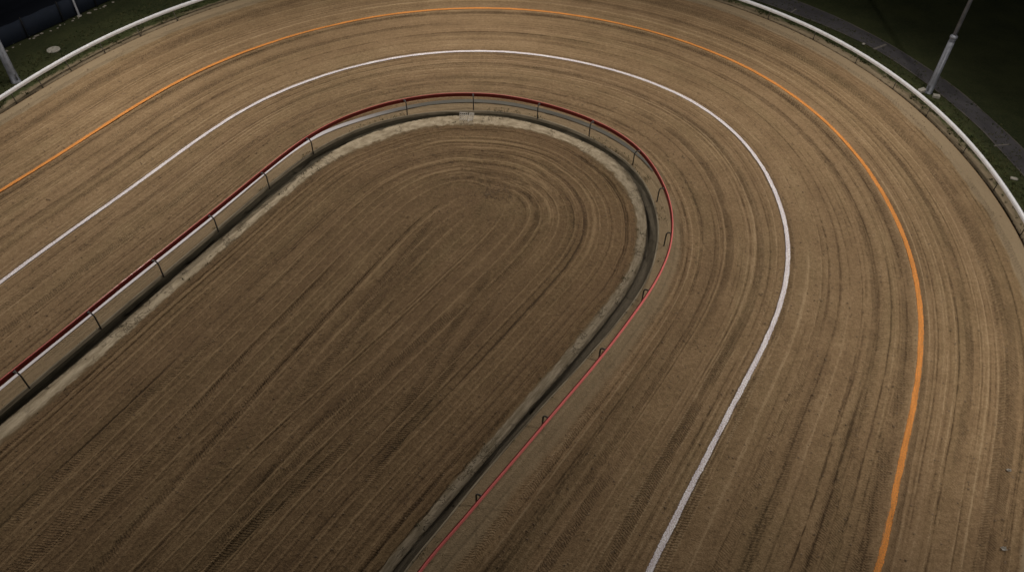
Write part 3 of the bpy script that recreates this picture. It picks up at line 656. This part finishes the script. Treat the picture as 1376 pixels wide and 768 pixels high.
# white lattice grate leaning in the drain at the top of the bend
gl = at(71.85, tval(TI_, 71.85)-.66)
gr = empty('drain_grate', gl); tag(gr, 'broken white lattice grate leaning in the drain at the bend top', 'grate')
def lattice(w, h, nx, nz, M):
    bm = bmesh.new()
    for i in range(nx+1): add_box(bm, .042, .035, h, M @ Matrix.Translation((-w/2+w*i/nx, 0, h/2)), .004)
    for k in range(nz+1): add_box(bm, w+.04, .028, .036, M @ Matrix.Translation((0, .003, h*k/nz)), .004)
    return bm
under(bm_obj('panel', lattice(.46, .52, 4, 4, Matrix.Translation(gl+Vector((-.12, 0, .0))) @ Matrix.Rotation(-.05, 4, 'Z') @ Matrix.Rotation(math.radians(-16), 4, 'X')), mPlast), gr)
under(bm_obj('panel', lattice(.28, .56, 3, 4, Matrix.Translation(gl+Vector((.27, -.03, -.02))) @ Matrix.Rotation(.5, 4, 'Z') @ Matrix.Rotation(math.radians(-8), 4, 'X') @ Matrix.Rotation(math.radians(16), 4, 'Y')), mPlast), gr)
# blocks at the foot of the right mast, rubble and scraps
def blk(name, c, d, rz, mat, label, cat, group=None):
    bm = bmesh.new(); add_box(bm, d[0], d[1], d[2], Matrix.Translation(c) @ Matrix.Rotation(rz, 4, 'Z') @ Matrix.Rotation(random.uniform(-.08, .08), 4, 'X'), .02)
    return tag(bm_obj(name, bm, mat), label, cat, group)
blk('concrete_block', (26.02, 44.05, .13), (.52, .30, .22), .5, mConc, 'pale concrete block left of the right mast foot', 'block')
blk('concrete_block', (26.72, 43.42, .12), (.42, .28, .20), -.3, mConc, 'pale concrete block in front of the right mast foot', 'block')
def stone(c, r, label, mat=mStone, name='stone', cat='stone'):
    bm = bmesh.new(); add_stone(bm, c, r, .6); tag(bm_obj(name, bm, mat, None, True), label, cat)
stone(tuple(up_px[0])+(.10,), .12, 'small pale stone in the grass close behind the white rail', mConc)
stone(tuple(up_px[1])+(.09,), .15, 'larger pale stone in the grass at the right edge', mConc)
def scrap(c, r, label):
    bm = bmesh.new(); n_ = 5; vs = []
    for i in range(n_+1):
        for k in range(n_+1):
            vs.append(bm.verts.new((c[0]+(i/n_-.5)*r*1.6+random.uniform(-.01, .01), c[1]+(k/n_-.5)*r, .045+.05*random.random()+.03*math.sin(i*1.7+k))))
    for i in range(n_):
        for k in range(n_): bm.faces.new((vs[i*(n_+1)+k], vs[(i+1)*(n_+1)+k], vs[(i+1)*(n_+1)+k+1], vs[i*(n_+1)+k+1]))
    bmesh.ops.solidify(bm, geom=bm.faces[:], thickness=.006)
    tag(bm_obj('paper_scrap', bm, mPaper), label, 'litter')
scrap((19.55, 16.2), .11, 'farther crumpled white paper scrap outside the orange line')
scrap((17.95, 12.95), .13, 'nearer crumpled white paper scrap outside the orange line')

# tufts of grass along the verge and by the drain kerb: nobody could count them
V, F = [], []
def tuft(p, h, n_):
    for _ in range(n_):
        a_ = random.random()*6.283; w = .012+.012*random.random(); l = h*random.uniform(.5, 1.1); b_ = random.uniform(.15, .9)*l
        q = p+Vector((random.gauss(0, .04), random.gauss(0, .04), 0)); d = Vector((math.cos(a_), math.sin(a_), 0)); sd_ = Vector((-d.y, d.x, 0))*w
        i = len(V); V.extend([q-sd_, q+sd_, q+d*b_*.4+Vector((0, 0, l*.65))+sd_*.7, q+d*b_*.4+Vector((0, 0, l*.65))-sd_*.7, q+d*b_+Vector((0, 0, l))])
        F.append((i, i+1, i+2, i+3)); F.append((i+3, i+2, i+4))
from mathutils import noise as mn
for k in range(15000):
    s = random.uniform(34, 62) if random.random() < .45 else random.uniform(82, 110)
    dd = random.choice((random.uniform(.2, 1.0), random.uniform(.55, 1.7), random.uniform(1.0, 4.0)))
    p = at(s, tval(D_, s)+dd, .035)
    dens = mn.noise(Vector((p.x*.8, p.y*.8, 0)))+(dd-.75)*1.1
    if dens > .0 or random.random() < .05: tuft(p, random.uniform(.05, .15), random.randint(3, 6))
mesh_tufts = mesh_obj('grass_tufts', V, F, mBlade, smooth=False); tag(mesh_tufts, 'tufts of dark grass along the outer verge', kind='stuff')
V, F = [], []
for k in range(900):
    s = random.uniform(34, 126); r = tval(RAIL_, s); o_ = tval(TO_, s)
    t = random.choice((random.uniform(o_, r), random.gauss(o_+.03, .05), random.uniform(tval(PI_, s), tval(TI_, s))))
    p = at(s, t, .03)
    if mn.noise(Vector((p.x*.5, p.y*.5, 3))) > .12: tuft(p, random.uniform(.03, .10), random.randint(2, 5))
tag(mesh_obj('weeds', V, F, mBlade, smooth=False), 'small weeds along the drain kerb', kind='stuff')
# clods thrown up by the hooves and the harrow
V, F = [], []
def clod(p, r):
    i = len(V); a_ = random.random()*6.28
    ring = [(p.x+r*random.uniform(.7, 1.2)*math.cos(a_+k*1.257), p.y+r*random.uniform(.7, 1.2)*math.sin(a_+k*1.257), p.z) for k in range(5)]
    V.extend(ring); V.append((p.x+random.uniform(-.3, .3)*r, p.y+random.uniform(-.3, .3)*r, p.z+r*random.uniform(.5, .9)))
    for k in range(5): F.append((i+k, i+(k+1) % 5, i+5))
for k in range(9000):
    s = random.uniform(30, 128); d = tval(D_, s); t_ = random.uniform(-5.2, d-.2)
    clod(at(s, t_, .012), random.choice((.02, .025, .03, .045))*random.uniform(.7, 1.3))
for k in range(5000):
    s = random.uniform(30, 128); j = int(np.searchsorted(STATION, s)); f = random.random()**1.3; P = P0[j]+(AXP[j]-P0[j])*f
    clod(Vector((P[0], P[1], .045)), random.choice((.02, .025, .035))*random.uniform(.7, 1.3))
g = G('clod soil'); o_ = g.obj(); g.base(g.mix(g.noise(o_, 2.0, 3), (.13, .085, .05), (.30, .215, .135)))
tag(mesh_obj('clods', V, F, g.m, smooth=False), 'small clods of soil scattered over the sand', kind='stuff')

# ------------------------------------------------------------------ night sky, faint moon, camera
w = bpy.data.worlds.new('World'); scene.world = w; w.use_nodes = True
nt = w.node_tree; bg = nt.nodes['Background']; sky = nt.nodes.new('ShaderNodeTexSky'); sky.sky_type = 'NISHITA'
sky.sun_disc = False; sky.sun_elevation = math.radians(14); sky.sun_rotation = math.radians(200)
nt.links.new(sky.outputs[0], bg.inputs['Color']); bg.inputs['Strength'].default_value = SKY
S_ = bpy.data.lights.new('moon', 'SUN'); S_.energy = .01; S_.angle = math.radians(.5); S_.color = (.8, .88, 1)
so = bpy.data.objects.new('moon', S_); COL.objects.link(so); so.rotation_euler = (math.radians(50), 0, math.radians(20))

cam = bpy.data.cameras.new('camera'); co = bpy.data.objects.new('camera', cam); COL.objects.link(co)
cam.sensor_width = 36; cam.lens = 1030/1376*36; cam.clip_end = 3000; cam.clip_start = .1
pt, rl = .794, .0275
fw = Vector((0, math.cos(pt), -math.sin(pt))); rt_ = Vector((1, 0, 0)); u0 = rt_.cross(fw)
r_ = math.cos(rl)*rt_+math.sin(rl)*u0; u_ = -math.sin(rl)*rt_+math.cos(rl)*u0
co.matrix_world = Matrix(((r_.x, u_.x, -fw.x, 0), (r_.y, u_.y, -fw.y, 0), (r_.z, u_.z, -fw.z, 26.0), (0, 0, 0, 1)))
scene.camera = co
scene.view_settings.view_transform = 'Standard'; scene.view_settings.look = 'None'; scene.view_settings.exposure = 0.2; scene.view_settings.gamma = 1
